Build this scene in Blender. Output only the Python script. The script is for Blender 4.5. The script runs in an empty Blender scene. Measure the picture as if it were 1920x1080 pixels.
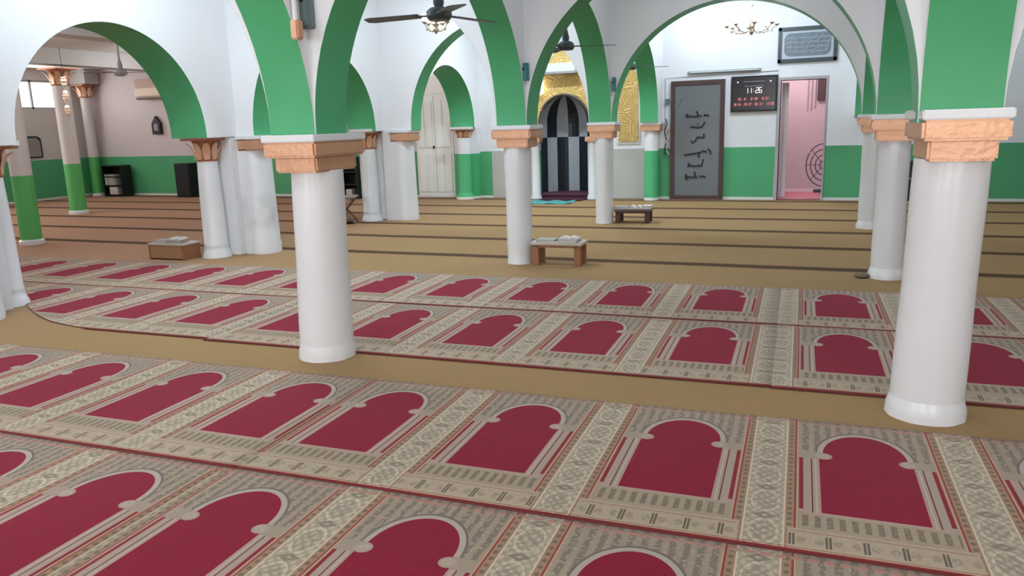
import bpy, bmesh, math, random
from math import sin, cos, pi, sqrt, radians
from mathutils import Matrix, Vector
random.seed(7)
SC = bpy.context.scene
COL = SC.collection

# ------------------------------------------------------------------ camera
H = 1.45
F_PX, PITCH, ROLL, YAW = 1450.6, radians(11.986), radians(-1.769), radians(22.271)
def camera():
    cp, sp, cy, sy, cr, sr = cos(PITCH), sin(PITCH), cos(YAW), sin(YAW), cos(ROLL), sin(ROLL)
    fw = Vector((-sy*cp, cy*cp, -sp)); rt = Vector((cy, sy, 0)); up = rt.cross(fw)
    r = rt*cr + up*sr; u = -rt*sr + up*cr; b = -fw
    cd = bpy.data.cameras.new('camera'); cd.sensor_width = 36; cd.lens = F_PX/1920*36
    cd.clip_start = .05; cd.clip_end = 200
    o = bpy.data.objects.new('camera', cd); COL.objects.link(o)
    o.matrix_world = Matrix(((r.x, u.x, b.x, 0), (r.y, u.y, b.y, 0), (r.z, u.z, b.z, H), (0, 0, 0, 1)))
    SC.camera = o
camera()

# ------------------------------------------------------------------ world, lights, exposure
SC.view_settings.view_transform = 'Standard'; SC.view_settings.look = 'None'
SC.view_settings.gamma = 1; SC.view_settings.use_curve_mapping = False
SC.view_settings.exposure = 0.0
w = bpy.data.worlds.new('sky'); SC.world = w; w.use_nodes = True
w.node_tree.nodes['Background'].inputs[0].default_value = (.86, .93, 1, 1)
w.node_tree.nodes['Background'].inputs[1].default_value = 3.0

def area(loc, rot, sx, sy, watt, col, spread=180):
    l = bpy.data.lights.new('scene_light', 'AREA'); l.shape = 'RECTANGLE'; l.size = sx; l.size_y = sy
    l.energy = watt; l.color = col; l.spread = radians(spread)
    o = bpy.data.objects.new('scene_light', l); COL.objects.link(o); o.location = loc; o.rotation_euler = rot
    return o
def point(loc, watt, col, r=.1):
    l = bpy.data.lights.new('scene_light', 'POINT'); l.energy = watt; l.color = col; l.shadow_soft_size = r
    o = bpy.data.objects.new('scene_light', l); COL.objects.link(o); o.location = loc
    return o
COOL = (.77, .91, 1.0); WARM = (1, .93, .86); DAY = (.98, .98, 1.0)
# daylight from unseen openings behind the camera; the right pair is added fill
for x in (-5.0, -1.2, 2.6):
    area((x, -3.38, 1.7), (radians(90), 0, 0), 2.2, 1.9, 105, DAY)
for y in (2.3, 7.5):
    area((7.38, y, 1.9), (radians(90), 0, radians(90)), 2.2, 1.6, 42, DAY)
# daylight through the left hall windows
for y, wt in ((3.0, 90), (8.0, 90), (12.6, 22)):
    area((-17.1, y, 2.4), (radians(90), 0, radians(-90)), 1.6, .7, wt, (1, .95, .92))
# added fill: area lights under the ceiling without fixtures, one to a bay
for bx in (-4.8, -1.23, 2.3):
    for by in (-.9, 2.3, 5.82, 9.24, 12.6):
        area((bx, by, 3.86), (0, 0, 0), 1.2, .12, {-4.8: 56, -1.23: 27, 2.3: 20}[bx]*(1.9 if by > 12 else .6 if by < 3 else 1), COOL)
for bx, by in ((-8.6, 2.5), (-8.6, 7.0), (-8.3, 12.4), (-12, 3.5), (-11.8, 8.2), (-11.9, 11.9), (-15, 3.5), (-15.2, 8.5)):  # added fill points for the left hall, no fixtures built
    point((bx, by, 2.72), 30, (1, .97, .98), .12)

# ------------------------------------------------------------------ node helper
class X:
    """a tiny expression writer for shader math nodes"""
    def __init__(s, nt, sock): s.nt, s.s = nt, sock
    def _op(s, op, *a):
        n = s.nt.nodes.new('ShaderNodeMath'); n.operation = op
        for i, v in enumerate((s,)+a):
            if isinstance(v, X): s.nt.links.new(v.s, n.inputs[i])
            else: n.inputs[i].default_value = v
        return X(s.nt, n.outputs[0])
    def __add__(s, o): return s._op('ADD', o)
    def __sub__(s, o): return s._op('SUBTRACT', o)
    def __mul__(s, o): return s._op('MULTIPLY', o)
    def __truediv__(s, o): return s._op('DIVIDE', o)
    __radd__ = __add__; __rmul__ = __mul__
    def abs(s): return s._op('ABSOLUTE')
    def lt(s, o): return s._op('LESS_THAN', o)
    def gt(s, o): return s._op('GREATER_THAN', o)
    def sin(s): return s._op('SINE')
    def sqrt(s): return s._op('SQRT')
    def sq(s): return s._op('POWER', 2)
    def mod(s, m): return s._op('FLOORED_MODULO', m)
    def mn(s, o): return s._op('MINIMUM', o)
    def mx(s, o): return s._op('MAXIMUM', o)
    def btw(s, a, b): return s.gt(a)*s.lt(b)
    def inv(s): return (s*-1)+1
def mixc(nt, fac, a, b):
    n = nt.nodes.new('ShaderNodeMix'); n.data_type = 'RGBA'
    for sock, v in ((n.inputs[0], fac), (n.inputs[6], a), (n.inputs[7], b)):
        if isinstance(v, X): nt.links.new(v.s, sock)
        elif hasattr(v, 'is_linked'): nt.links.new(v, sock)
        elif isinstance(v, tuple): sock.default_value = (*v[:3], 1)
        else: sock.default_value = v
    return n.outputs[2]
def noise(nt, scale, detail=3, vec=None, rough=.5):
    n = nt.nodes.new('ShaderNodeTexNoise'); n.inputs['Scale'].default_value = scale
    n.inputs['Detail'].default_value = detail; n.inputs['Roughness'].default_value = rough
    if vec is not None: nt.links.new(vec, n.inputs['Vector'])
    return X(nt, n.outputs['Fac'])
def wpos(nt):
    g = nt.nodes.new('ShaderNodeNewGeometry'); return g.outputs['Position']
def sep(nt, v):
    s = nt.nodes.new('ShaderNodeSeparateXYZ'); nt.links.new(v, s.inputs[0])
    return [X(nt, o) for o in s.outputs]
def base_mat(name, rough=.6, metal=0, spec=.5):
    m = bpy.data.materials.new(name); m.use_nodes = True; nt = m.node_tree
    b = nt.nodes['Principled BSDF']; b.inputs['Roughness'].default_value = rough
    b.inputs['Metallic'].default_value = metal; b.inputs['Specular IOR Level'].default_value = spec
    return m, nt, b
def bump(nt, b, h, strength, dist=.01):
    n = nt.nodes.new('ShaderNodeBump'); n.inputs['Strength'].default_value = strength; n.inputs['Distance'].default_value = dist
    nt.links.new(h.s, n.inputs['Height']); nt.links.new(n.outputs[0], b.inputs['Normal'])
def mat(name, c, rough=.6, metal=0, var=.12, scale=6, bmp=0, bscale=60, spec=.4, c2=None):
    m, nt, b = base_mat(name, rough, metal, spec)
    p = wpos(nt); n = noise(nt, scale, 4, p)
    d = c2 or tuple(v*(1-var) for v in c)
    nt.links.new(mixc(nt, n, c, d), b.inputs['Base Color'])
    if bmp: bump(nt, b, noise(nt, bscale, 3, p), bmp)
    return m
def emit(name, c, s):
    m, nt, b = base_mat(name, .5); b.inputs['Base Color'].default_value = (*c, 1)
    b.inputs['Emission Color'].default_value = (*c, 1); b.inputs['Emission Strength'].default_value = s
    return m
def srgb(r, g, b):
    return tuple(((v/255+.055)/1.055)**2.4 if v > 10 else v/255/12.92 for v in (r, g, b))

WHITE = mat('white_plaster', (.80, .80, .82), .55, var=.06, scale=1.5, bmp=.15, bscale=25)
CREAM = mat('white_gloss_paint', (.76, .755, .77), .28, var=.08, scale=3, bmp=.12, bscale=14, spec=.5)
def smeared(name):
    m, nt, b = base_mat(name, .35)
    p = wpos(nt); x, y, z = sep(nt, p); n = noise(nt, 6, 5, p)
    g = ((((y-7.55)/.30).sq()+((z-.50)/.26).sq())*-1+1).mx(0)*(n*2.6-.75).mx(0).mn(1)
    c = mixc(nt, noise(nt, 3, 4, p), (.76, .755, .77), (.70, .695, .71))
    nt.links.new(mixc(nt, g*.55, c, (.30, .32, .34)), b.inputs['Base Color']); bump(nt, b, noise(nt, 14, 3, p), .12)
    return m
SMEAR = smeared('grubby_white_paint')
GREEN = mat('green_gloss_paint', (.058, .34, .135), .42, var=.22, scale=2.5, bmp=.12, bscale=18, c2=(.095, .43, .205))
COPPER = mat('copper_paint', (.74, .43, .28), .40, metal=.5, var=.3, scale=9, bmp=.3, bscale=30, c2=(.62, .33, .20))
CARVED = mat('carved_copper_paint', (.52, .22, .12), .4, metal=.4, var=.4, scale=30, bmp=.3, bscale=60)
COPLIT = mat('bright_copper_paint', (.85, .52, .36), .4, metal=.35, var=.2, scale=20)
CEIL = mat('ceiling_paint', (.82, .83, .85), .7, var=.04)
GREYW = mat('grey_paint', (.50, .49, .46), .6, var=.08, scale=2)
WOOD = mat('orange_wood', (.36, .15, .07), .5, var=.4, scale=14)
DWOOD = mat('dark_brown_wood', (.085, .038, .03), .5, var=.4, scale=10)
LWOOD = mat('pale_laminate', (.50, .43, .36), .4, var=.15, scale=8)
BLACK = mat('black_finish', (.012, .013, .015), .4, var=.3, scale=5)
DGREY = mat('dark_grey_enamel', (.06, .075, .085), .4, var=.2, scale=8)
PAPER = mat('paper', (.62, .58, .54), .7, var=.2, scale=30)
METALW = mat('white_door_enamel', (.88, .90, .87), .4, var=.05)
GREYB = mat('grey_enamel', (.16, .22, .22), .5, var=.25, scale=20)
TEAL = mat('teal_plastic', (.03, .22, .26), .4, var=.3, scale=20)
GLASSW = emit('bright_daylight_pane', (1, 1, 1), 1.6)
CHROME = mat('brass_metal', (.6, .5, .38), .3, metal=.7, var=.3, scale=30)

# wall paint with a dado; colours are painted on the wall itself
def wall_mat(name, upper, lower, zc, edge=(.72, .72, .70)):
    m, nt, b = base_mat(name, .5)
    p = wpos(nt); x, y, z = sep(nt, p); n = noise(nt, 1.6, 4, p); zz = z+(noise(nt, 2.0, 1, p)*.012)
    up = mixc(nt, n, upper, tuple(v*.93 for v in upper)); lo = mixc(nt, n, lower, tuple(v*1.22 for v in lower))
    c = mixc(nt, zz.gt(zc), lo, up)
    c = mixc(nt, zz.lt(.055), c, edge)
    nt.links.new(c, b.inputs['Base Color']); bump(nt, b, noise(nt, 22, 3, p), .15)
    return m, nt, b
DG = (.07, .34, .15)
W_HALL = wall_mat('hall_wall_paint', (.80, .81, .84), DG, .93)[0]
W_PINK = wall_mat('left_hall_wall_paint', (.66, .585, .60), DG, .95)[0]
W_LEFTH = wall_mat('left_hall_side_paint', (.62, .58, .56), DG, .95)[0]
PILLARG = wall_mat('pillar_two_tone_paint', (.62, .58, .56), (.08, .38, .10), .96, edge=(.72, .72, .66))[0]
PILASTG = wall_mat('pilaster_two_tone_paint', (.80, .80, .82), (.07, .40, .17), .90, edge=(.8, .78, .72))[0]
PINKR = mat('pink_room_paint', (.76, .62, .66), .5, var=.08, scale=2)

def carpet_mat():
    m, nt, b = base_mat('tan_row_carpet', .95, spec=.1)
    p = wpos(nt); x, y, z = sep(nt, p)
    wob = (noise(nt, 1.2, 2, p)-.5)*.05
    v = (y+wob-6.6+.13).mod(1.25)          # dark line every 1.25 m
    far = y.gt(7.2)
    line = ((((v-.13).abs()*-1)+.125)/.07).mx(0).mn(1)*far
    n = noise(nt, 1.3, 4, p); f = noise(nt, 220, 2, p)
    c = mixc(nt, n, (.40, .248, .122), (.34, .222, .103))
    pink = x.lt(-6.0)*.0
    c = mixc(nt, (x*-.22+(-1.1))._op('MINIMUM', .75).mx(0), c, (.46, .27, .19))  # pink light of the left hall put into the carpet colour, growing leftward
    c = mixc(nt, f*.35, c, (.13, .08, .04))
    c = mixc(nt, line*.9, c, (.06, .032, .02))
    nt.links.new(c, b.inputs['Base Color']); bump(nt, b, f, .4)
    return m
CARPET = carpet_mat()

def rug_mat():
    m, nt, b = base_mat('patterned_prayer_carpet', .95, spec=.1)
    uvn = nt.nodes.new('ShaderNodeUVMap'); uvn.uv_map = 'UVMap'
    U, v, _ = sep(nt, uvn.outputs[0]); P = .765
    uvv = uvn.outputs[0]
    x = ((U+P/2).mod(P)-P/2); a = x.abs()
    n1 = noise(nt, 55, 3, uvv); n2 = noise(nt, 14, 3, uvv); n3 = noise(nt, 160, 2, uvv)
    BE = (.335, .285, .215); BE2 = (.235, .205, .165); GR = (.36, .335, .295); RED = (.205, .008, .030)
    DK = (.11, .095, .075); LT = (.50, .45, .35); RB = (.22, .06, .04); BR = (.235, .15, .10)
    col = mixc(nt, n1, BE, BE2)
    # spandrel stripes running along the rug
    st = (((U+n2*.02)*(2*pi/.048)).sin()*1.2+.5).mx(0).mn(1)
    col = mixc(nt, st*(n3*.5+.5), col, (.135, .125, .108))
    col = mixc(nt, ((n1-.5)*5).mx(0).mn(.45), col, (.17, .15, .12))
    col = mixc(nt, n1.gt(.56)*.35, col, LT)
    # medallion strip between the niches
    c = (x.abs()*-1)+P/2                      # distance from cell edge
    band = c.lt(.072)
    pv = v.mod(.235)-.1175
    r = ((c/.052).sq()+(pv/.088).sq()).sqrt()
    col = mixc(nt, band, col, mixc(nt, n1, (.42, .385, .30), (.28, .255, .20)))
    col = mixc(nt, band*(r.btw(.90, 1.03))*(n1*1.1+.2).mn(1), col, (.52, .47, .38))
    col = mixc(nt, band*(r.lt(.80))*((n1-.42)*6).mx(0).mn(.8), col, (.26, .235, .19))
    scr = (((U*150).sin()+(v*130+n2*9).sin()).abs())
    col = mixc(nt, band*scr.lt(.35)*.45, col, (.20, .18, .14))
    col = mixc(nt, band*scr.gt(1.5)*.35, col, (.56, .52, .43))
    dia = c/.05+(v.mod(.235)-.1175).abs()*-1/.03+3.35
    col = mixc(nt, band*dia.btw(-.25, .3)*.8, col, (.17, .155, .12))
    col = mixc(nt, c.btw(.066, .073), col, (.52, .46, .36))
    # brown guard stripe with dots, red line
    gs = c.btw(.073, .103)
    col = mixc(nt, gs, col, mixc(nt, n2, BR, (.33, .24, .165)))
    dot = (((c-.088)/.009).sq()+((v.mod(.042)-.021)/.011).sq()).lt(1)
    col = mixc(nt, dot*.8, col, DK)
    col = mixc(nt, c.btw(.103, .111), col, (.235, .045, .035))
    col = mixc(nt, c.btw(.111, .116), col, (.42, .31, .24))
    # lower borders
    low = v.lt(.168)
    col = mixc(nt, low*a.lt(.30), col, mixc(nt, n1, (.42, .37, .28), (.30, .26, .20)))
    blk = (U.mod(.12)-.06).abs()
    col = mixc(nt, low*v.btw(.05, .13)*blk.btw(.050, .058)*a.lt(.30), col, DK)
    mo = ((U.mod(.06)-.03)/.016).sq()+((v-.09)/.022).sq()
    col = mixc(nt, mo.lt(1)*(n1.gt(.42))*a.lt(.30)*.5, col, (.20, .17, .13))
    col = mixc(nt, v.btw(.030, .036)*.7, col, RB)
    col = mixc(nt, v.btw(.146, .151)*a.lt(.29)*.8, col, (.26, .09, .07))
    b2 = v.btw(.168, .302)*a.lt(.262)
    col = mixc(nt, b2, col, mixc(nt, n1, (.36, .315, .235), (.26, .22, .165)))
    s2 = (U.mod(.042)-.021).abs()
    col = mixc(nt, b2*s2.lt(.0105)*(v-.235).abs().lt(.043)*(n1*1.1+.15).mn(.8), col, (.12, .105, .078))
    col = mixc(nt, v.btw(.296, .303)*a.lt(.25), col, (.38, .30, .25))
    # column zone
    cz = v.btw(.303, .80)
    col = mixc(nt, cz*a.btw(.184, .262), col, (.33, .275, .235))
    col = mixc(nt, cz*a.btw(.246, .262)*v.gt(.325), col, (.20, .012, .022))
    col = mixc(nt, cz*a.btw(.211, .216), col, (.10, .02, .02))
    col = mixc(nt, cz*(a.btw(.184, .188) if False else (a-.198).abs().lt(.003))*.5, col, LT)
    # red niche
    body = a.lt(.1825)*v.btw(.31, .815)
    body = body*((v-.31)+((a-.1825).abs())).gt(.0)
    yy = (v-.868)
    el = (((x/.166).sq())+((yy/.224).sq())).sqrt()
    elo = (((x/.192).sq())+((yy/.252).sq())).sqrt()
    archz = v.gt(.855)
    col = mixc(nt, archz*elo.lt(1.0), col, (.36, .33, .29))
    col = mixc(nt, archz*elo.btw(.985, 1.03), col, (.13, .125, .11))
    neck = a.lt(.138)*v.btw(.79, .87)
    cusp = ((a-.165)/.036).sq()+((v-.838)/.034).sq()
    col = mixc(nt, v.btw(.80, .875)*a.btw(.135, .265), col, mixc(nt, n3, (.36, .32, .255), (.22, .195, .155)))
    red = mixc(nt, n2, RED, (.160, .006, .023))
    col = mixc(nt, body.mx(neck).mx(archz*el.lt(1.0)), col, red)
    col = mixc(nt, cusp.lt(1), col, mixc(nt, n1, (.42, .38, .31), (.27, .24, .19)))
    col = mixc(nt, cusp.btw(.55, 1), col, (.33, .26, .22))
    rim = (body.inv())*a.lt(.188)*v.btw(.303, .81)
    col = mixc(nt, rim, col, (.36, .24, .21))
    # long edges of the roll
    col = mixc(nt, v.lt(.024), col, (.20, .026, .028))
    col = mixc(nt, v.btw(1.195, 1.215)*((U.mod(.05)).lt(.034)), col, (.40, .21, .165))
    # pile
    f = noise(nt, 420, 2, uvv)
    redm = body.mx(neck).mx(archz*el.lt(1.0))*(cusp.gt(1))
    col = mixc(nt, f*(redm*-.20+.26), col, (.09, .07, .055))
    mm = nt.nodes.new('ShaderNodeMix'); mm.data_type = 'RGBA'; mm.blend_type = 'MULTIPLY'; mm.inputs[0].default_value = 1
    nt.links.new(col, mm.inputs[6]); mm.inputs[7].default_value = (1.27, 1.15, 1.09, 1); col = mm.outputs[2]
    b.inputs['Sheen Weight'].default_value = .10; b.inputs['Sheen Roughness'].default_value = .4; b.inputs['Sheen Tint'].default_value = (1, .78, .82, 1)
    nt.links.new(col, b.inputs['Base Color']); bump(nt, b, f, .3)
    return m
RUG = rug_mat()
RUGEDGE = mat('dark_red_carpet_edge', (.16, .028, .028), .9, var=.4, scale=60)

# ------------------------------------------------------------------ object helpers
def tag(o, label=None, cat=None, group=None, kind=None):
    if label: o['label'] = label
    if cat: o['category'] = cat
    if group: o['group'] = group
    if kind: o['kind'] = kind
    return o
def thing(name, label, cat, loc=(0, 0, 0), rz=0, group=None):
    o = bpy.data.objects.new(name, None); COL.objects.link(o); o.empty_display_size = .1
    o.location = loc; o.rotation_euler = (0, 0, rz)
    return tag(o, label, cat, group)
def link(name, me, mats, parent=None, loc=None, smooth=False):
    for m in (mats if isinstance(mats, (list, tuple)) else [mats]): me.materials.append(m)
    if smooth:
        for p in me.polygons: p.use_smooth = True
        try: me.set_sharp_from_angle(angle=radians(40))
        except Exception: pass
    o = bpy.data.objects.new(name, me); COL.objects.link(o)
    if parent is not None: o.parent = parent
    if loc is not None: o.location = loc
    return o
def obj(name, bm, mats, parent=None, loc=None, smooth=False):
    bmesh.ops.recalc_face_normals(bm, faces=bm.faces[:])
    me = bpy.data.meshes.new(name); bm.to_mesh(me); bm.free()
    return link(name, me, mats, parent, loc, smooth)
def pieces(name, mesh_obj_args, n): ...
def NB(): return bmesh.new()
def box(bm, x0, x1, y0, y1, z0, z1, bev=0, rz=0, c=None, mi=0):
    g = bmesh.ops.create_cube(bm, size=1); vs = g['verts']
    for v in vs: v.co = Vector(((x0+x1)/2+v.co.x*(x1-x0), (y0+y1)/2+v.co.y*(y1-y0), (z0+z1)/2+v.co.z*(z1-z0)))
    if mi:
        for f in {f for v in vs for f in v.link_faces}: f.material_index = mi
    if bev:
        r = bmesh.ops.bevel(bm, geom=list({e for v in vs for e in v.link_edges}), offset=bev, segments=2, affect='EDGES', clamp_overlap=True)
        vs = list({v for f in r['faces'] for v in f.verts} | {v for v in vs if v.is_valid})
    if rz:
        bmesh.ops.rotate(bm, verts=vs, cent=c or Vector(((x0+x1)/2, (y0+y1)/2, 0)), matrix=Matrix.Rotation(rz, 3, 'Z'))
    return vs
def boxobj(name, x0, x1, y0, y1, z0, z1, m, parent=None, bev=0, rz=0):
    bm = NB(); box(bm, x0, x1, y0, y1, z0, z1, bev, rz); return obj(name, bm, m, parent)
def lathe(bm, prof, n=32, cx=0, cy=0, lean=(0, 0), a0=0, a1=2*pi, cap=True):
    """prof: (radius, z) from bottom to top; lean shifts x,y per metre of height"""
    full = abs(a1-a0-2*pi) < 1e-6; rings = []
    for r, z in prof:
        k = n if full else n+1
        rings.append([bm.verts.new((cx+lean[0]*z+r*cos(a0+(a1-a0)*i/n), cy+lean[1]*z+r*sin(a0+(a1-a0)*i/n), z)) for i in range(k)])
    for A, B in zip(rings, rings[1:]):
        m = len(A)
        for i in range(m if full else m-1):
            bm.faces.new((A[i], A[(i+1) % m], B[(i+1) % m], B[i]))
    if cap:
        for R in (rings[0], rings[-1]):
            try: bm.faces.new(R)
            except Exception: pass
def tube(bm, pts, r, n=8):
    pts = [Vector(p) for p in pts]; rings = []
    for i, p in enumerate(pts):
        t = (pts[min(i+1, len(pts)-1)]-pts[max(i-1, 0)]).normalized()
        a = t.cross(Vector((0, 0, 1)) if abs(t.z) < .9 else Vector((1, 0, 0))).normalized(); b = t.cross(a)
        rr = r[i] if isinstance(r, (list, tuple)) else r
        rings.append([bm.verts.new(p+a*rr*cos(2*pi*k/n)+b*rr*sin(2*pi*k/n)) for k in range(n)])
    for A, B in zip(rings, rings[1:]):
        for i in range(n): bm.faces.new((A[i], A[(i+1) % n], B[(i+1) % n], B[i]))
    bm.faces.new(rings[0]); bm.faces.new(rings[-1])
def prism(bm, poly, axis, a, b):
    """polygon (s,z) extruded between a and b along axis 'x' or 'y'"""
    mk = (lambda s, z, d: (d, s, z)) if axis == 'x' else (lambda s, z, d: (s, d, z))
    A = [bm.verts.new(mk(s, z, a)) for s, z in poly]; B = [bm.verts.new(mk(s, z, b)) for s, z in poly]
    n = len(poly); bm.faces.new(A); bm.faces.new(B[::-1])
    for i in range(n): bm.faces.new((A[i], A[(i+1) % n], B[(i+1) % n], B[i]))

Z0 = 1.44         # springing height of the arches
def arch_wall(name, axis, const, t, s0, s1, top, arches, m, drop=(), z_post=1.40, base_h=None, soff=True):
    """wall slab along axis ('x' runs in X) with arched openings (centre, half span, rise).
    drop: (a,b,z) spans where the wall reaches down to z.  Each opening gets a green soffit part."""
    e = .001
    def h(s):
        for c, a, b in arches:
            if abs(s-c) < a+e: return Z0+(b+e)*sqrt(max(0, 1-((s-c)/(a+e))**2))
        for a, b, z in drop:
            if a-1e-6 <= s <= b+1e-6: return z
        return z_post
    bm = NB()
    spans = []                                       # list of (s list)
    cuts = sorted([s0, s1]+[v for c, a, b in arches for v in (c-a-e, c+a+e)]+[v for a, b, z in drop for v in (a, b)])
    cuts = [v for v in cuts if s0-1e-6 <= v <= s1+1e-6]
    mk = (lambda s, d, z: (s, d, z)) if axis == 'x' else (lambda s, d, z: (d, s, z))
    for A, B in zip(cuts, cuts[1:]):
        if B-A < 1e-5: continue
        mid = (A+B)/2; ar = next((q for q in arches if abs(mid-q[0]) < q[1]), None)
        N = 40 if ar else 1
        pts = []
        for i in range(N+1):
            s = A+(B-A)*(.5-.5*cos(pi*i/N))
            pts.append((s, h(mid) if not ar else Z0+(ar[2]+e)*sqrt(max(0, 1-((s-ar[0])/(ar[1]+e))**2))))
        lo = [[bm.verts.new(mk(s, const+d, z)) for s, z in pts] for d in (-t/2, t/2)]
        hi = [[bm.verts.new(mk(s, const+d, top)) for s, z in pts] for d in (-t/2, t/2)]
        for i in range(N):
            for k in (0, 1): bm.faces.new((lo[k][i], lo[k][i+1], hi[k][i+1], hi[k][i]))
            bm.faces.new((lo[0][i], lo[0][i+1], lo[1][i+1], lo[1][i])); bm.faces.new((hi[0][i], hi[0][i+1], hi[1][i+1], hi[1][i]))
        for i in (0, N): bm.faces.new((lo[0][i], lo[1][i], hi[1][i], hi[0][i]))
    o = tag(obj(name, bm, m), kind='structure')
    if soff:
        for c, a, b in arches:
            bm = NB(); N = 48; q = t/2-.0015
            for k in range(N):
                pass
            def ring(aa, bb):
                P = [(c-aa, z_post)]+[(c-aa*cos(pi*i/N), Z0+bb*sin(pi*i/N)) for i in range(N+1)]+[(c+aa, z_post)]
                return [[bm.verts.new(mk(s, const+d, z)) for s, z in P] for d in (-q, q)]
            I = ring(a-.001, b-.001); O = ring(a+.010, b+.010); L = len(I[0])
            for i in range(L-1):
                bm.faces.new((I[0][i], I[0][i+1], I[1][i+1], I[1][i])); bm.faces.new((O[0][i], O[0][i+1], O[1][i+1], O[1][i]))
                for k in (0, 1): bm.faces.new((I[k][i], I[k][i+1], O[k][i+1], O[k][i]))
            for i in (0, L-1): bm.faces.new((I[0][i], I[1][i], O[1][i], O[0][i]))
            obj('arch_soffit', bm, GREEN, o, smooth=True)
    return o

# ------------------------------------------------------------------ large structure
TOP = 4.0
XA, XB, XR = -2.99, .52, 4.03
YA, YB, YC, YW = 4.07, 7.58, 10.9, 14.36
XL, XRW, YBK = -17.25, 7.5, -3.5
tag(boxobj('floor', XL-.3, XRW+.3, YBK-.3, YW+.3, -.25, -.012, GREYW), kind='structure')
tag(boxobj('ceiling', -7.0, XRW, YBK, YW, TOP, TOP+.2, CEIL), kind='structure')
tag(boxobj('ceiling', XL, -7.0, YBK, YW, 3.04, 3.36, CEIL), kind='structure')
tag(boxobj('wall_right', XRW, XRW+.25, YBK-.25, YW+.25, 0, TOP, W_HALL), kind='structure')
tag(boxobj('wall_back', XL, XRW, YBK-.25, YBK, 0, TOP, W_HALL), kind='structure')
# carpet wall to wall
c = boxobj('carpet', XL+.01, XRW-.01, YBK+.01, YW-.02, -.012, 0, CARPET)
tag(c, 'wall-to-wall tan carpet with dark brown lines marking the prayer rows', 'carpet')
CZ = 0.0
# front wall with niche and doorway
NICHE = (-4.69, .50, 1.44, .52)        # centre, half width, spring, rise
DOOR = (-.81, -.09, 2.03)
def front_wall():
    bm = NB(); xs = [XL, -7.0, NICHE[0]-NICHE[1]]
    y0, y1 = YW, YW+.25
    def slab(x0, x1, z0, z1, mi=0): box(bm, x0, x1, y0, y1, z0, z1, mi=mi)
    slab(XL-.25, -7.0, 0, TOP, 1)
    slab(-7.0, NICHE[0]-NICHE[1], 0, TOP); slab(NICHE[0]+NICHE[1], DOOR[0], 0, TOP); slab(DOOR[1], XRW, 0, TOP)
    slab(DOOR[0], DOOR[1], DOOR[2], TOP)
    N = 24; c, a, zs, r = NICHE; P = [(c-a*cos(pi*i/N), zs+r*sin(pi*i/N)) for i in range(N+1)]
    for (x0, z0), (x1, z1) in zip(P, P[1:]):
        v = [bm.verts.new((x, y, z)) for y in (y0, y1) for x, z in ((x0, z0), (x1, z1), (x1, TOP), (x0, TOP))]
        bm.faces.new(v[:4]); bm.faces.new(v[4:][::-1]); bm.faces.new((v[0], v[1], v[5], v[4]))
    bmesh.ops.remove_doubles(bm, verts=bm.verts[:], dist=1e-5)
    o = tag(obj('wall_front', bm, [W_HALL, W_PINK]), kind='structure')
    return o
WF = front_wall()
# grey dado slabs either side of the niche
for x0, x1 in ((-6.22, NICHE[0]-NICHE[1]-.09), (NICHE[0]+NICHE[1]+.09, -3.12)):
    tag(boxobj('trim_1', x0, x1, YW-.018, YW, .012, .93, GREYW), kind='structure')
# left hall side wall with windows
WIN = [(2.2, 3.8), (7.2, 8.8), (12.0, 14.0)]; WZ = (2.12, 2.78)
def left_wall():
    bm = NB(); x0, x1 = XL-.25, XL; y = YBK
    for a, b in WIN:
        box(bm, x0, x1, y, a, 0, 3.36); box(bm, x0, x1, a, b, 0, WZ[0]); box(bm, x0, x1, a, b, WZ[1], 3.36); y = b
    box(bm, x0, x1, y, YW, 0, 3.36)
    tag(obj('wall_left', bm, W_LEFTH), kind='structure')
    for i, (a, b) in enumerate(WIN):
        bm = NB()
        for q in (a, a+(b-a)*.34, a+(b-a)*.52, b-.04): box(bm, x1-.12, x1-.05, q, q+.045, *WZ)
        for z in (WZ[0], WZ[1]-.045): box(bm, x1-.12, x1-.05, a, b, z, z+.045)
        fr = tag(obj('window_%d' % (i+1), bm, mat('window_frame_paint', (.5, .52, .52), .5)), kind='structure')
        for k in range(3):
            p0, p1 = a+(b-a)*(0, .34, .52)[k]+.045, min(a+(b-a)*(.34, .52, 1)[k], b-.04)
            boxobj('pane', x1-.10, x1-.095, p0, p1, WZ[0]+.045, WZ[1]-.045, GLASSW, fr)
left_wall()
# arcades
AH = (YB-YA-.32)/2-.004; BR = 1.50
arches_y = [((.56+YA)/2, AH, BR), ((YA+YB)/2, AH, BR), ((YB+YC)/2, (YC-YB-.32)/2-.004, BR), ((YC+.16+13.98)/2, (13.98-YC-.16)/2-.004, 1.38)]
for X0 in (XA, XB):
    arch_wall('wall_arcade', 'y', X0, .32, .40, YW, TOP, arches_y, WHITE, drop=[(.40, .72, 0)])
axs = [((-6.24+XA-.16)/2, (XA-.16+6.24)/2-.004, BR), ((XA+XB)/2, AH, BR), ((XB+XR)/2, AH, BR)]
for Y0 in (YA, YB, YC):
    xs_ = -6.24 if Y0 < 9 else -6.0
    axs[0] = ((xs_+XA-.16)/2, (XA-.16-xs_)/2-.004, BR)
    arch_wall('wall_arcade', 'x', Y0, .32, -6.48, XRW, TOP, axs, WHITE, drop=[(XR-.16, XRW, 0)])
PX, PT = -6.74, .52
PW = [(2.36, 1.12, 1.08), (5.81, 1.12, 1.08), (9.37, 1.12, 1.08), (13.05, 1.09, 1.08)]
arch_wall('wall_arcade', 'y', PX, PT, YBK, YW, TOP, PW, WHITE, drop=[(YBK, 1.22, 0)])

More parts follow.
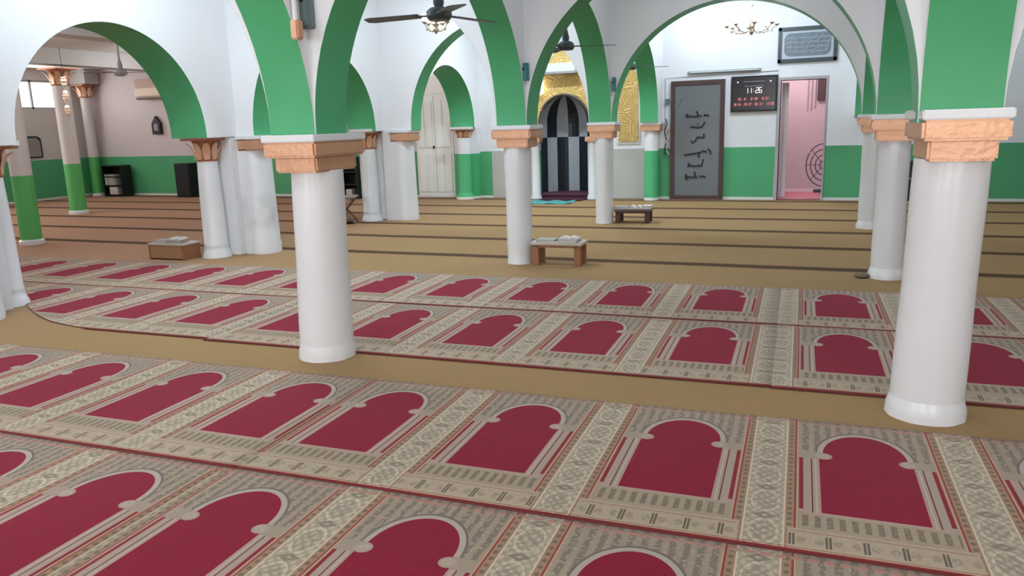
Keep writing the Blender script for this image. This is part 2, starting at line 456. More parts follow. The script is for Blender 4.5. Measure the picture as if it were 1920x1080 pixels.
# ------------------------------------------------------------------ left hall beam
BEAM = mat('beam_paint', (.62, .62, .61), .6)
for bx in (-13.3, -10.15):
    tag(boxobj('trim_2', bx-.2, bx+.2, YBK, YW, 2.76 if bx < -12 else 2.86, 3.05, BEAM), kind='structure')

# ------------------------------------------------------------------ columns
def column(label, x, y, rb, rt, hx, hy, lean=(0, 0), rz=0, flare=1.05, dz=0):
    t = thing('column', label, 'column', (x, y, CZ))
    zs = 1.215+dz; bm = NB()
    prof = [(rb*1.0, .07)]+[(rb+(rt-rb)*q+.002*sin(9*q), .07+(zs-.07)*q) for q in (.15, .3, .5, .7, .85, 1)]
    lathe(bm, prof, 40, 0, 0, lean); obj('shaft', bm, CREAM, t, smooth=True)
    bm = NB()
    lathe(bm, [(rb*(flare+.02), 0), (rb*(flare+.01), .02), (rb*flare, .05), (rb*(1+(flare-1)*.4), .075), (rb*1.0, .10)], 40, 0, 0, lean)
    for v in bm.verts:
        if v.co.z < .03: v.co.x += random.uniform(-.002, .002); v.co.y += random.uniform(-.002, .002)
    obj('base', bm, CREAM, t, smooth=True)
    lx, ly = lean[0]*1.3, lean[1]*1.3
    def blk(name, sx, sy, z0, z1, m, bev):
        bm = NB(); box(bm, lx-sx, lx+sx, ly-sy, ly+sy, z0+dz, z1+dz, bev, rz, Vector((lx, ly, 0))); return obj(name, bm, m, t, smooth=False)
    blk('lower_capital_block', hx*.80, hy*.80, 1.208, 1.305, COPPER, .012)
    blk('upper_capital_block', hx, hy, 1.298, 1.392, COPPER, .014)
    blk('capital_slab', hx*1.02, hy*1.02, 1.389, 1.432, CREAM, .006)
    return t
column('white column with copper block capital nearest on the left, standing between the two prayer rugs', -2.99, 4.07, .172, .158, .188, .272, lean=(.028, 0), dz=-.008)
column('thickest white column at the right, nearest of all, with a bright copper capital', .50, 4.07, .162, .156, .172, .235, lean=(.020, 0), rz=radians(4), flare=1.09, dz=.022)
column('slender white column with a low book table at its right foot, just beyond the red rugs', -2.99, 7.56, .130, .140, .215, .19, flare=1.03)
column('white column directly behind the big right column, its foot at the far edge of the red rugs', .53, 7.56, .132, .126, .20, .19, flare=1.12)
column('white column left of the small table, in front of the striped prayer niche', -2.97, 10.88, .122, .130, .20, .17, flare=1.03)
column('farthest white column on the right, half hidden behind two nearer columns', .53, 10.88, .140, .140, .20, .19, flare=1.12)

# Corinthian style capital
def corinth(parent, x, y, z0, z1, r, s, slab=True, green=False):
    bm = NB(); hgt = z1-z0
    lathe(bm, [(r*1.06, z0), (r*1.12, z0+.012), (r*1.02, z0+.022), (r*1.05, z0+hgt*.4), (s*.72, z0+hgt*.75), (s*.86, z1-.03)], 24, x, y)
    cap = obj('capital', bm, CARVED, parent, smooth=True)
    bm = NB(); box(bm, x-s, x+s, y-s, y+s, z1-.035, z1-.008, .004); obj('abacus', bm, CARVED, cap)
    if slab:
        bm = NB(); box(bm, x-s*1.05, x+s*1.05, y-s*1.05, y+s*1.05, z1-.01, z1+.036, .004); obj('ledge', bm, CREAM, parent)
    me = None
    for k in range(8):
        a = k*pi/4+pi/8*0
        reach = s*1.12 if k % 2 else s*.86
        if me is None or True:
            bm = NB(); n = 6; rows = []
            for i in range(n+1):
                q = i/n; rr = r*1.04+(reach-r)*q**2.0; zz = z0+.02+hgt*.80*q - (.03*max(0, q-.75)*4); wd = r*.42*(1-abs(q-.45))
                rows.append((rr, zz, wd))
            for sgn in (0, .008):
                pass
            V = [[bm.verts.new((x+(rr+o)*cos(a)-w_*sin(a), y+(rr+o)*sin(a)+w_*cos(a), zz)) for w_ in (-wd, 0, wd) for o in ((.010 if w_ == 0 else 0),)] for rr, zz, wd in rows]
            W = [[bm.verts.new((v.co.x-.012*cos(a), v.co.y-.012*sin(a), v.co.z)) for v in R] for R in V]
            for A, B, s_ in [(V[i], V[i+1], 1) for i in range(n)]+[(W[i], W[i+1], -1) for i in range(n)]:
                for j in (0, 1): bm.faces.new((A[j], A[j+1], B[j+1], B[j]))
            for i in range(n):
                for j in (0, 2): bm.faces.new((V[i][j], V[i+1][j], W[i+1][j], W[i][j]))
            for i in (0, n): 
                for j in (0, 1): bm.faces.new((V[i][j], V[i][j+1], W[i][j+1], W[i][j]))
            obj('leaf', bm, COPLIT, cap, smooth=True)
    return cap
def moulded_column(parent, x, y, r, ztop, m, name='half_column', a0=0, a1=2*pi):
    bm = NB()
    lathe(bm, [(r*1.38, 0), (r*1.34, .03), (r*1.18, .08), (r*1.13, .10), (r*1.12, .13), (r*1.15, .145), (r*1.10, .16), (r*1.04, ztop*.6), (r*.92, ztop)], 28, x, y)
    return obj(name, bm, m, parent, smooth=True)
def pier(label, yc, yn, yf, ex=.32):
    """square pier with Corinthian columns under the side arches and a box-capped column facing the hall"""
    t = thing('pier', label, 'pier', (PX, yc, CZ)); L = lambda Y: Y-yc
    boxobj('pier_core', -.25, .25, L(yn)+.12, L(yf)-.12, 0, 1.40-CZ, CREAM, t, .01)
    for Y in (yn, yf):
        hc = moulded_column(t, .0, L(Y), .125, 1.15, CREAM)
        corinth(t, .0, L(Y), 1.13, 1.402, .115, .19)
    bm = NB(); lathe(bm, [(.195, 0), (.197, .05), (.19, .1), (.18, .6), (.17, 1.25)], 32, ex, 0, a0=-pi/2, a1=pi/2)
    boxobj('pier_core', .24, ex, -.178, .178, 0, 1.40, SMEAR, t)
    obj('half_column', bm, SMEAR, t, smooth=True)
    bm = NB(); box(bm, ex-.12, ex+.22, -.19, .17, 1.235, 1.365, .012); obj('capital_block', bm, COPPER, t)
    bm = NB(); box(bm, ex-.13, ex+.23, -.20, .18, 1.362, 1.405, .005); obj('capital_slab', bm, CREAM, t)
    return t
pier('white pier cut by the left edge of the view, beside the curved rug corner', 4.07, 3.55, 4.56)
pier('white pier right of the low book box, with a grubby smear and carved copper capital', 7.58, 7.17, 8.10, .38)
pier('white pier farther back, seen just right of the nearest left column', 10.88, 10.64, 11.75, .50)

# ------------------------------------------------------------------ left hall pillars
def round_pillar(label, x, y, r, h):
    t = thing('pillar', label, 'pillar', (x, y, CZ))
    bm = NB(); lathe(bm, [(r, 0), (r*.99, h*.5), (r*.97, h)], 28); obj('shaft', bm, PILLARG, t, smooth=True)
    bm = NB(); lathe(bm, [(r*1.18, 0), (r*1.18, .05), (r*1.02, .07)], 28); obj('plinth', bm, CREAM, t, smooth=True)
    return t
round_pillar('thick pillar with bright green lower half and white foot near the left edge', -10.33, 7.47, .135, 2.85)
t = round_pillar('farther pillar with green lower half and carved copper capital under the beam', -13.42, 10.75, .15, 2.5)
corinth(t, 0, 0, 2.40, 2.725, .145, .25, slab=False)
t = round_pillar('slim corner pillar with copper capital against the far end wall of the left hall', -16.85, 14.12, .12, 2.5)
corinth(t, 0, 0, 2.38, 2.69, .14, .24, slab=False)
boxobj('impost', -.3, .3, -.2, .2, 2.69, 3.15, mat('impost_paint', (.42, .40, .38), .6), t)

# pilaster columns along the front wall
t = thing('pilaster', 'wall pilaster with carved copper capital and green lower half beside the white door', 'pilaster', (-6.72, 14.22, CZ))
bm = NB(); lathe(bm, [(.19, 0), (.19, .05), (.14, .12), (.135, .14), (.13, 1.21)], 28, 0, -.10); obj('shaft', bm, PILASTG, t, smooth=True)
boxobj('backing', -.25, .25, -.02, .13, 0, 1.40-CZ, PILASTG, t)
corinth(t, 0, -.10, 1.20, 1.40-CZ-.02, .12, .19)
t = thing('pilaster', 'wall pilaster with small copper capital beside the grey script board', 'pilaster', (XA, 14.24, CZ))
bm = NB(); lathe(bm, [(.135, 0), (.13, .1), (.125, 1.26)], 28, 0, -.04); obj('shaft', bm, PILASTG, t, smooth=True)
boxobj('capital_block', -.18, .18, -.20, .115, 1.25, 1.355, COPPER, t, .012)
boxobj('capital_slab', -.19, .19, -.22, .115, 1.352, 1.40-CZ, CREAM, t, .005)

# ------------------------------------------------------------------ prayer niche
def gold_mat():
    m, nt, b = base_mat('gilded_scroll_relief', .5, metal=.0)
    p = wpos(nt)
    v = nt.nodes.new('ShaderNodeTexVoronoi'); v.feature = 'DISTANCE_TO_EDGE'; v.inputs['Scale'].default_value = 6
    nt.links.new(p, v.inputs['Vector']); d = X(nt, v.outputs['Distance'])
    s = ((d*38)+(noise(nt, 7, 2, p)*5)).sin()*.5+.5
    nt.links.new(mixc(nt, s, (.80, .58, .20), (.52, .31, .09)), b.inputs['Base Color']); bump(nt, b, s, .6, .02)
    return m
GOLD = gold_mat()
def mihrab():
    c, a, zs, r = NICHE
    t = thing('prayer_niche', 'arched prayer niche in black and grey stripes under a gold scroll surround', 'prayer niche', (c, YW, CZ))
    ST = [mat('pale_grey_marble', (.40, .42, .46), .35, var=.2, scale=8), mat('black_marble', (.012, .018, .026), .3, var=.3, scale=8)]
    N = 7; dep = .55; sub = 3
    top = lambda x: zs+r*sqrt(max(0, 1-(x/a)**2))-CZ
    for k in range(N):
        for lev in (0, 1):
            th0, th1 = pi*k/N, pi*(k+1)/N
            bm = NB(); V = []
            for i in range(sub+1):
                th = th0+(th1-th0)*i/sub; x = -a*cos(th)*.995; y = .02+dep*sin(th)
                th2 = th; xo = -(a+.02)*cos(th); yo = .02+(dep+.02)*sin(th)
                zb = .095 if lev == 0 else 1.16
                # the dome closes the niche: stripes lean forward near the top
                za = None
                V.append((x, y, xo, yo, zb))
            if lev == 0:
                for (x0, y0, X0, Y0, zb), (x1, y1, X1, Y1, _) in zip(V, V[1:]):
                    q = [bm.verts.new(co) for co in ((x0, y0, zb), (x1, y1, zb), (x1, y1, 1.16), (x0, y0, 1.16), (X0, Y0, zb), (X1, Y1, zb), (X1, Y1, 1.16), (X0, Y0, 1.16))]
                    for f in ((0, 1, 2, 3), (7, 6, 5, 4), (0, 4, 5, 1), (3, 2, 6, 7), (0, 3, 7, 4), (1, 5, 6, 2)): bm.faces.new([q[j] for j in f])
            else:
                zr = [1.16, 1.3, 1.42]+[1.42+r*sin(pi/2*j/8) for j in range(1, 9)]
                def ring(i, z, off):
                    th = th0+(th1-th0)*i/sub; sc = 1 if z <= 1.42 else sqrt(max(0.0, 1-((z-1.42)/r)**2))
                    return (-(a+off)*cos(th)*max(sc, .01), .02+(dep+off)*sin(th)*max(sc, .02), z+off*.5)
                for off in (0, .02):
                    G = [[bm.verts.new(ring(i, z, off)) for i in range(sub+1)] for z in zr]
                    for A, B in zip(G, G[1:]):
                        for i in range(sub): bm.faces.new((A[i], A[i+1], B[i+1], B[i]))
            obj('stripe_panel', bm, ST[(k+lev+1) % 2], t, smooth=False)
    boxobj('niche_floor', -a-.02, a+.02, .0, dep+.06, 0, .10, mat('maroon_carpet', (.07, .012, .03), .9), t)
    boxobj('threshold', -a-.02, a+.02, -.01, .03, .06, .105, mat('dark_threshold', (.10, .04, .06), .6), t)
    # gold surround, pointed plate with an arched opening
    bm = NB(); N = 28
    inner = [(-a-.0, zs-.35)]+[(-(a)*cos(pi*i/N), zs+r*sin(pi*i/N)) for i in range(N+1)]+[(a, zs-.35)]
    def outp(x, z):
        return None
    out = []
    for i in range(len(inner)):
        q = i/(len(inner)-1)
        pts = [(-.66, 1.09), (-.64, 1.5), (-.52, 2.1), (-.40, 2.36), (-.32, 2.5), (0, 3.02), (.32, 2.5), (.40, 2.36), (.50, 2.1), (.58, 1.5), (.60, 1.09)]
        u = q*(len(pts)-1); j = min(int(u), len(pts)-2); f = u-j
        out.append((pts[j][0]*(1-f)+pts[j+1][0]*f, pts[j][1]*(1-f)+pts[j+1][1]*f))
    G = [[bm.verts.new((x, y, z-CZ)) for x, z in P] for P, y in ((inner, -.05), (out, -.05), (inner, -.001), (out, -.001))]
    for i in range(len(inner)-1):
        for A, B in ((0, 1), (2, 3), (0, 2), (1, 3)): bm.faces.new((G[A][i], G[A][i+1], G[B][i+1], G[B][i]))
    for i in (0, -1): bm.faces.new((G[0][i], G[1][i], G[3][i], G[2][i]))
    obj('gold_surround', bm, GOLD, t)
    bm = NB()
    tube(bm, [(-(a+.0)*cos(pi*i/30), -.06, zs-CZ+(r)*sin(pi*i/30)) for i in range(31)], .022); obj('arch_moulding', bm, mat('dark_moulding', (.10, .08, .06), .5), t, smooth=True)
    for s in (-1, 1):
        bm = NB(); lathe(bm, [(.11, 0), (.105, .05), (.085, .09), (.08, 1.06), (.09, 1.09)], 24, s*(a+.07), -.10)
        sc = obj('side_column', bm, CREAM, t, smooth=True)
        bm = NB(); box(bm, s*(a+.07)-.12, s*(a+.07)+.12, -.20, -.0, 1.08, 1.17, .01); obj('capital_block', bm, COPPER, sc)
    sh = boxobj('marble_shelf', -.36, .30, -.26, -.0, 2.36, 2.52, mat('white_marble', (.66, .66, .72), .35), t, .01)
    boxobj('shelf_lip', -.38, .32, -.28, -.0, 2.325, 2.365, mat('grey_marble', (.30, .30, .30), .4), sh, .005)
mihrab()
t = thing('wall_lamp', 'bright lit lamp at the upper left of the prayer niche surround', 'lamp', (-5.13, YW-.06, 2.12))
boxobj('bracket', -.03, .03, -.02, .058, -.06, .06, CREAM, t, .004)
bm = NB(); lathe(bm, [(.015, -.15), (.06, -.12), (.075, .0), (.05, .13), (.015, .16)], 18, 0, -.06); obj('shade', bm, emit('lit_shade', (1, .95, .86), 3.0), t, smooth=True)
t = thing('gold_panel', 'tall pointed gold scrollwork panel on the wall right of the prayer niche', 'wall panel', (-3.44, YW, 0))
bm = NB(); prism(bm, [(-.20, 1.06), (.17, 1.06), (.17, 2.10), (.12, 2.34), (-.02, 2.50), (-.16, 2.34), (-.20, 2.10)], 'y', -.04, -.002); obj('relief', bm, GOLD, t)
bm = NB(); prism(bm, [(-.23, 1.02), (.20, 1.02), (.20, 2.12), (.14, 2.38), (-.02, 2.56), (-.18, 2.38), (-.23, 2.12)], 'y', -.022, -.001); obj('frame', bm, CREAM, t)

# ------------------------------------------------------------------ front wall fittings
def strokes(parent, lines, m, r=.006, y=-.01, name='script_stroke'):
    for P in lines:
        bm = NB(); tube(bm, [(x, y, z) for x, z in P], r, 6); obj(name, bm, m, parent, smooth=True)
def board():
    t = thing('script_board', 'tall brown-framed grey board with six lines of black handwriting', 'board', (-2.20, YW-.05, CZ))
    w2, h = .47, 2.10; fr = mat('brown_board_frame', (.095, .05, .05), .5, var=.3)
    panel = boxobj('panel', -w2+.05, w2-.05, -.0, .03, .06, h-.06, mat('grey_glass_panel', (.165, .175, .185), .3, var=.08, scale=2), t)
    boxobj('frame', -w2, -w2+.075, -.02, .045, 0, h, fr, t, .006); boxobj('frame', w2-.075, w2, -.02, .045, 0, h, fr, t, .006)
    boxobj('frame', -w2+.075, w2-.075, -.02, .045, h-.08, h, fr, t, .006); boxobj('frame', -w2+.075, w2-.075, -.02, .045, 0, .075, fr, t, .006)
    ink = mat('black_ink', (.008, .010, .016), .6); S = []
    Z = [1.50, 1.29, 1.08, .85, .66, .42]
    def wave(x0, x1, z, amp, n, tail=0):
        return [(x0+(x1-x0)*i/n, z+amp*(1 if i % 2 else -1)*(.6+.4*sin(i*2.1))) for i in range(n+1)]
    S += [wave(-.18, .08, Z[0]-.02, .018, 9), [(-.01, Z[0]+.07), (.02, Z[0]+.0), (.05, Z[0]-.02)], wave(.12, .20, Z[0]-.01, .02, 4), [(-.18, Z[0]+.03), (-.19, Z[0]-.02), (-.15, Z[0]-.03)]]
    S += [wave(-.11, .10, Z[1], .013, 8), [(.14, Z[1]+.09), (.10, Z[1]+.02), (.07, Z[1]-.01)], [(.0, Z[1]+.05), (.02, Z[1]+.055)]]
    S += [wave(.0, .13, Z[2]+.03, .014, 5), [(.0, Z[2]+.02), (-.03, Z[2]-.04), (-.08, Z[2]-.06), (-.10, Z[2]-.02)], [(.12, Z[2]+.09), (.13, Z[2]+.03)]]
    S += [[(-.22, Z[3]-.05), (-.12, Z[3]-.03), (.0, Z[3]-.015), (.06, Z[3]+.0)], [(.06, Z[3]+.0), (.03, Z[3]-.07), (.05, Z[3]-.09)], wave(.08, .18, Z[3]+.01, .018, 4), [(.20, Z[3]+.06), (.25, Z[3]+.0), (.24, Z[3]-.04)]]
    S += [wave(-.14, .06, Z[4]-.05, .016, 8), [(.12, Z[4]+.06), (.10, Z[4]-.04), (.06, Z[4]-.06)], [(-.13, Z[4]), (-.15, Z[4]-.06)]]
    S += [wave(-.18, -.02, Z[5]-.01, .018, 6), [(-.03, Z[5]+.08), (-.01, Z[5]), (.02, Z[5]-.03)], wave(.05, .17, Z[5]-.0, .014, 5), [(-.18, Z[5]+.04), (-.19, Z[5]-.04), (-.14, Z[5]-.05)]]
    strokes(t, S, ink, .0125)
    oc = mat('etched_arch_line', (.24, .25, .26), .3)
    strokes(t, [[(-.36, .12), (-.36, 1.6), (-.28, 1.78), (-.08, 1.86), (0, 1.96), (.08, 1.86), (.28, 1.78), (.36, 1.6), (.36, .12)]], oc, .004, -.001, 'etched_line')
board()
def timer():
    t = thing('time_display', 'black electronic prayer-time display with rows of red digits', 'display', (-1.245, YW, 0))
    x0, x1, z0, z1 = -.385, .385, 1.53, 2.13
    boxobj('case', x0, x1, -.06, -.001, z0, z1, BLACK, t, .008)
    boxobj('screen', x0+.03, x1-.03, -.063, -.058, z0+.03, z1-.03, mat('dark_acrylic', (.022, .020, .024), .2), t)
    seg = {'0': 'abcdef', '1': 'bc', '2': 'abged', '3': 'abgcd', '4': 'fgbc', '5': 'afgcd', '6': 'afgedc', '7': 'abc', '8': 'abcdefg', '9': 'abcdfg'}
    red = emit('red_digit_light', (1, .25, .25), .55); wht = emit('white_digit_light', (1, .75, .72), 1.0); pl = mat('pale_print', (.30, .30, .30), .6)
    def digits(txt, cx, cz, h, m):
        w_ = h*.5; n = len(txt); x = cx-(n*w_*1.35)/2
        bm = NB()
        for ch in txt:
            if ch == ':':
                for dz in (-.2, .2): box(bm, x+w_*.3, x+w_*.5, -.066, -.0625, cz+dz*h-.003, cz+dz*h+.003)
            else:
                q = h*.05; S = {'a': (0, w_, h/2-q, h/2+q), 'g': (0, w_, -q, q), 'd': (0, w_, -h/2-q, -h/2+q), 'f': (-q, q, 0, h/2), 'e': (-q, q, -h/2, 0), 'b': (w_-q, w_+q, 0, h/2), 'c': (w_-q, w_+q, -h/2, 0)}
                for s in seg[ch]: a_, b_, c_, d_ = S[s]; box(bm, x+a_, x+b_, -.066, -.0625, cz+c_, cz+d_)
            x += w_*1.35
        tag(obj('digit_row', bm, m, t), kind='stuff')
    digits('11:26', 0, z0+.355, .085, wht)
    for cx, s in ((-.19, '05:12'), (0, '12:28'), (.19, '16:01')): digits(s, cx, z0+.215, .04, red)
    for cx, s in ((-.27, '18:54'), (-.09, '20:07'), (.09, '06:31'), (.27, '13:00')): digits(s, cx, z0+.125, .04, red)
    strokes(t, [[(-.18+.03*i, z1-.10+.008*(i % 2)) for i in range(13)], [(-.16+.04*i, z1-.175+.006*(i % 2)) for i in range(9)]], pl, .006, -.064, 'script_line')
    for x in (-.27, .27): 
        bm = NB(); bmesh.ops.create_uvsphere(bm, u_segments=10, v_segments=6, radius=.014, matrix=Matrix.Translation((x, -.062, z1-.10))); obj('indicator', bm, wht, t)
timer()
def framed():
    t = thing('framed_calligraphy', 'wide dark-framed calligraphy picture hung above the open doorway', 'picture', (-.415, YW, 2.6))
    w2, h2 = .465, .285; fr = mat('slate_frame', (.055, .075, .085), .35)
    boxobj('backing', -w2+.03, w2-.03, -.03, -.001, -h2+.03, h2-.03, mat('silver_mount', (.50, .55, .62), .4), t)
    for a in ((-w2, w2, h2-.06, h2), (-w2, w2, -h2, -h2+.06), (-w2, -w2+.06, -h2, h2), (w2-.06, w2, -h2, h2)):
        boxobj('frame', a[0], a[1], -.055, -.001, a[2], a[3], fr, t, .006)
    # rounded dark cartouche with pale lines of script
    bm = NB(); P = []
    rx, rz_, q = .365, .185, .10
    for cx, cz, a0 in ((rx-q, rz_-q, 0), (-rx+q, rz_-q, pi/2), (-rx+q, -rz_+q, pi), (rx-q, -rz_+q, 1.5*pi)):
        for i in range(7): P.append((cx+q*cos(a0+pi/2*i/6), cz+q*sin(a0+pi/2*i/6)))
    prism(bm, P, 'y', -.035, -.029); obj('cartouche', bm, mat('blue_grey_print', (.085, .12, .15), .4, var=.5, scale=12, c2=(.22, .26, .30)), t)
    pal = mat('silver_script', (.50, .54, .60), .4); rnd = random.Random(3)
    L = []
    for z in (.10, .03, -.045, -.115):
        x = -.33
        while x < .30:
            n = rnd.randint(4, 9); L.append([(x+.02*i, z+rnd.uniform(-.012, .018)) for i in range(n)]); x += .02*n+.015
            L.append([(x-.03, z-.01), (x-.02, z+.04)])
    strokes(t, L, pal, .0045, -.036)
framed()
# doorway frame, pink room behind
bm = NB()
for a in ((DOOR[0]-.055, DOOR[0], 0, DOOR[2]+.05), (DOOR[1], DOOR[1]+.03, 0, DOOR[2]+.05), (DOOR[0], DOOR[1], DOOR[2], DOOR[2]+.05)):
    box(bm, a[0], a[1], YW-.02, YW+.25, a[2], a[3], .004)
tag(obj('door_1', bm, mat('door_frame_paint', (.46, .42, .44), .5)), kind='structure')
bm = NB()
for a in ((-2.2, 1.2, YW+2.4, YW+2.5, 0, 2.8), (-2.3, -2.2, YW+.25, YW+2.5, 0, 2.8), (1.2, 1.3, YW+.25, YW+2.5, 0, 2.8), (-2.3, 1.3, YW+.25, YW+2.5, 2.8, 2.9)): box(bm, *a)
tag(obj('wall_side_room', bm, PINKR), kind='structure')
tag(boxobj('floor_side_room', -2.2, 1.2, YW+.25, YW+2.4, -.1, 0, PINKR), kind='structure')
point((-.7, YW+1.3, 2.5), 38, (1, .86, .88), .2)
tag(boxobj('floor_mat', -.80, -.12, YW+.10, YW+1.3, 0.0, .03, mat('rose_mat', (.60, .13, .17), .9, var=.5, scale=30, c2=(.7, .35, .36))), 'rose red mat on the floor inside the open doorway', 'mat')
t = thing('inner_door', 'white-pink door leaf folded back at the left of the open doorway', 'door', (DOOR[0]+.01, YW+.26, 0))
boxobj('leaf_panel', .0, .045, 0, .68, .03, 2.0, mat('pale_pink_enamel', (.80, .66, .70), .35), t, .004)
boxobj('hinge_post', .05, .11, .0, .05, .03, 2.0, mat('pale_post', (.78, .66, .70), .4), t, .004)
t = thing('meter_box', 'dark meter box with white pipes on the pink wall beyond the doorway', 'meter', (-.36, YW+2.4, 0))
boxobj('case', .10, .26, -.10, 0, 1.72, 2.12, mat('brown_case', (.10, .06, .06), .5), t, .006)
for x, z0, z1 in ((-.08, 1.55, 2.2), (-.01, 1.55, 2.2), (.06, 1.6, 2.2)):
    bm = NB(); tube(bm, [(x, -.03, z0), (x, -.03, z1)], .014); obj('pipe', bm, mat('white_pipe', (.7, .6, .6), .5), t)
t = thing('coil_stand', 'dark rounded fan-like object leaning at the right inside the doorway', 'fan', (-.08, YW+1.2, .03))
bm = NB()
for r in (.30, .22, .14, .06):
    tube(bm, [(r*cos(2*pi*i/24), 0, .50+r*1.3*sin(2*pi*i/24)) for i in range(25)], .010, 6)
for i in range(8): tube(bm, [(0, 0, .5), (.30*cos(pi*i/4), 0, .50+.39*sin(pi*i/4))], .006, 5)
obj('guard', bm, DGREY, t)
boxobj('foot', -.15, .15, -.12, .12, 0, .05, DGREY, t, .01); boxobj('post', -.02, .02, -.02, .02, .04, .5, DGREY, t)

# white panelled metal door
t = thing('metal_door', 'white metal double door with raised panels, seen through the back arches', 'door', (-7.44, YW, CZ))
boxobj('frame', -.45, .45, -.05, -.001, 0, 2.50, METALW, t, .004)
for s in (0, 1):
    lf = boxobj('leaf', -.41+.415*s, -.005+.415*s, -.075, -.045, .02, 2.05, METALW, t, .004)
    for z0, z1 in ((.12, .90), (1.02, 1.95)):
        for k in (0, 1): boxobj('raised_panel', -.38+.415*s+.18*k, -.23+.415*s+.18*k, -.088, -.07, z0, z1, METALW, lf, .008)
boxobj('transom', -.41, .41, -.07, -.045, 2.08, 2.46, METALW, t, .006)
boxobj('handle', -.04, -.02, -.11, -.07, 1.0, 1.06, BLACK, t, .004)

# lamp batten and cables on the front wall
t = thing('tube_lamp', 'long unlit grey lamp batten above the script board', 'lamp', (-1.76, YW, 2.23))
boxobj('batten', -.62, .62, -.05, -.001, -.02, .025, mat('grey_batten', (.30, .33, .34), .5), t, .004)
bm = NB(); tube(bm, [(-.58, -.065, .0), (.58, -.065, .0)], .013); obj('tube', bm, mat('frosted_tube', (.5, .53, .54), .4), t)
bm = NB(); tube(bm, [(-2.78, YW-.01, 1.2), (-2.78, YW-.01, 2.16), (-2.4, YW-.01, 2.17), (-.86, YW-.01, 2.20), (-.84, YW-.01, 1.9), (-.87, YW-.01, .06)], .007, 6)
tag(obj('cable_duct', bm, mat('cable_grey', (.45, .46, .47), .5)), 'thin pale cable run framing the board and display on the front wall', 'cable')
t = thing('hanging_cords', 'tangled pale and dark cords hanging left of the script board', 'cords', (-2.735, YW-.03, 0))
bm = NB(); tube(bm, [(-.025+.02*sin(i), -.01, 1.45-.05*i) for i in range(14)], .009, 6); obj('cord', bm, BLACK, t, smooth=True)
bm = NB(); tube(bm, [(.015+.025*sin(i*1.7), -.02, 1.30-.04*i) for i in range(14)], .014, 6); obj('cord', bm, mat('pale_cloth', (.55, .5, .52), .8), t, smooth=True)
boxobj('socket', -.04, .03, -.02, .03, 1.70, 1.80, GREYB, t, .004)

DGREY_ = DGREY
# ------------------------------------------------------------------ ceiling fans hanging from the arches
def fan(label, x, y, z, ztop, a0, R=.60, rod=.017, m=None):
    DGREY = m or DGREY_
    t = thing('ceiling_fan', label, 'fan', (x, y, z))
    bm = NB(); lathe(bm, [(.03, -.045), (.085, -.04), (.105, -.01), (.10, .03), (.07, .055), (.03, .065)], 28); obj('motor', bm, DGREY, t, smooth=True)
    bm = NB(); lathe(bm, [(.035, .06), (.045, .10), (.03, .16), (.022, .20)], 20); obj('collar', bm, DGREY, t, smooth=True)
    bm = NB(); lathe(bm, [(rod, .16), (rod, ztop-z)], 12); obj('rod', bm, DGREY, t, smooth=True)
    bm = NB(); lathe(bm, [(.02, ztop-z-.10), (.06, ztop-z-.04), (.065, ztop-z)], 20); obj('ceiling_cup', bm, DGREY, t, smooth=True)
    for k in range(3):
        bm = NB(); N = 10; V = []
        for i in range(N+1):
            q = i/N; r = .16+(R-.16)*q; w_ = .062+.016*q-.05*max(0, q-.93)*8
            tw = .035
            V.append([bm.verts.new((r, s*w_, s*w_*tw*3-.012*q+dz)) for s, dz in ((-1, -.003), (1, -.003), (1, .003), (-1, .003))])
        for A, B in zip(V, V[1:]):
            for j in range(4): bm.faces.new((A[j], A[(j+1) % 4], B[(j+1) % 4], B[j]))
        bm.faces.new(V[0]); bm.faces.new(V[-1])
        M = Matrix.Rotation(radians(a0+120*k), 3, 'Z'); bmesh.ops.rotate(bm, verts=bm.verts[:], cent=(0, 0, 0), matrix=M)
        bl = obj('blade', bm, DGREY, t)
        bm = NB(); box(bm, .08, .20, -.018, .018, -.008, .004, .002); bmesh.ops.rotate(bm, verts=bm.verts[:], cent=(0, 0, 0), matrix=M)
        obj('bracket', bm, DGREY, bl)
AP = Z0+BR-.001
fan('nearest dark ceiling fan hanging from an arch, its blades cutting across the top edge', XA+.05, 5.82, 2.315, AP, -50, .62)
fan('dark ceiling fan hanging in the pointed gap above the prayer niche', XA, 9.24, 2.335, AP, 8)
fan('farthest dark ceiling fan, half seen in front of the tall gold panel', XA, 12.52, 2.27, Z0+1.38-.005, 15)
fan('pale ceiling fan hanging from the ceiling of the left hall', -10.6, 9.6, 2.44, 3.05, 20, .6, m=mat('pale_grey_enamel', (.40, .40, .42), .5))

# ------------------------------------------------------------------ chandeliers
def chandelier(label, x, y, z, R, n, ztop, lit):
    t = thing('chandelier', label, 'chandelier', (x, y, z))
    bm = NB(); lathe(bm, [(.01, -.10), (.035, -.06), (.02, -.02), (.05, .02), (.03, .08), (.015, .14), (.012, ztop-z)], 16); obj('stem', bm, CHROME, t, smooth=True)
    bulb = emit('frosted_lit_bulb', (1, 1, 1), lit)
    for k in range(n):
        a = 2*pi*k/n+.2
        bm = NB(); P = [(q*R*cos(a), q*R*sin(a), -.05*sin(q*pi)*1.6+.03*q) for q in [i/8 for i in range(9)]]
        tube(bm, P, .008, 6); arm = obj('arm', bm, CHROME, t, smooth=True)
        cx, cy = R*cos(a), R*sin(a)
        bm = NB(); lathe(bm, [(.008, .015), (.028, .03), (.035, .045)], 12, cx, cy); obj('cup', bm, CHROME, arm, smooth=True)
        bm = NB(); lathe(bm, [(.012, .045), (.032, .07), (.040, .10), (.028, .135), (.008, .15)], 12, cx, cy); obj('bulb', bm, bulb, arm, smooth=True)
        bm = NB(); lathe(bm, [(.002, -.07), (.014, -.045), (.004, -.02), (.002, .02)], 8, cx*.8, cy*.8); obj('crystal_drop', bm, CHROME, arm, smooth=True)
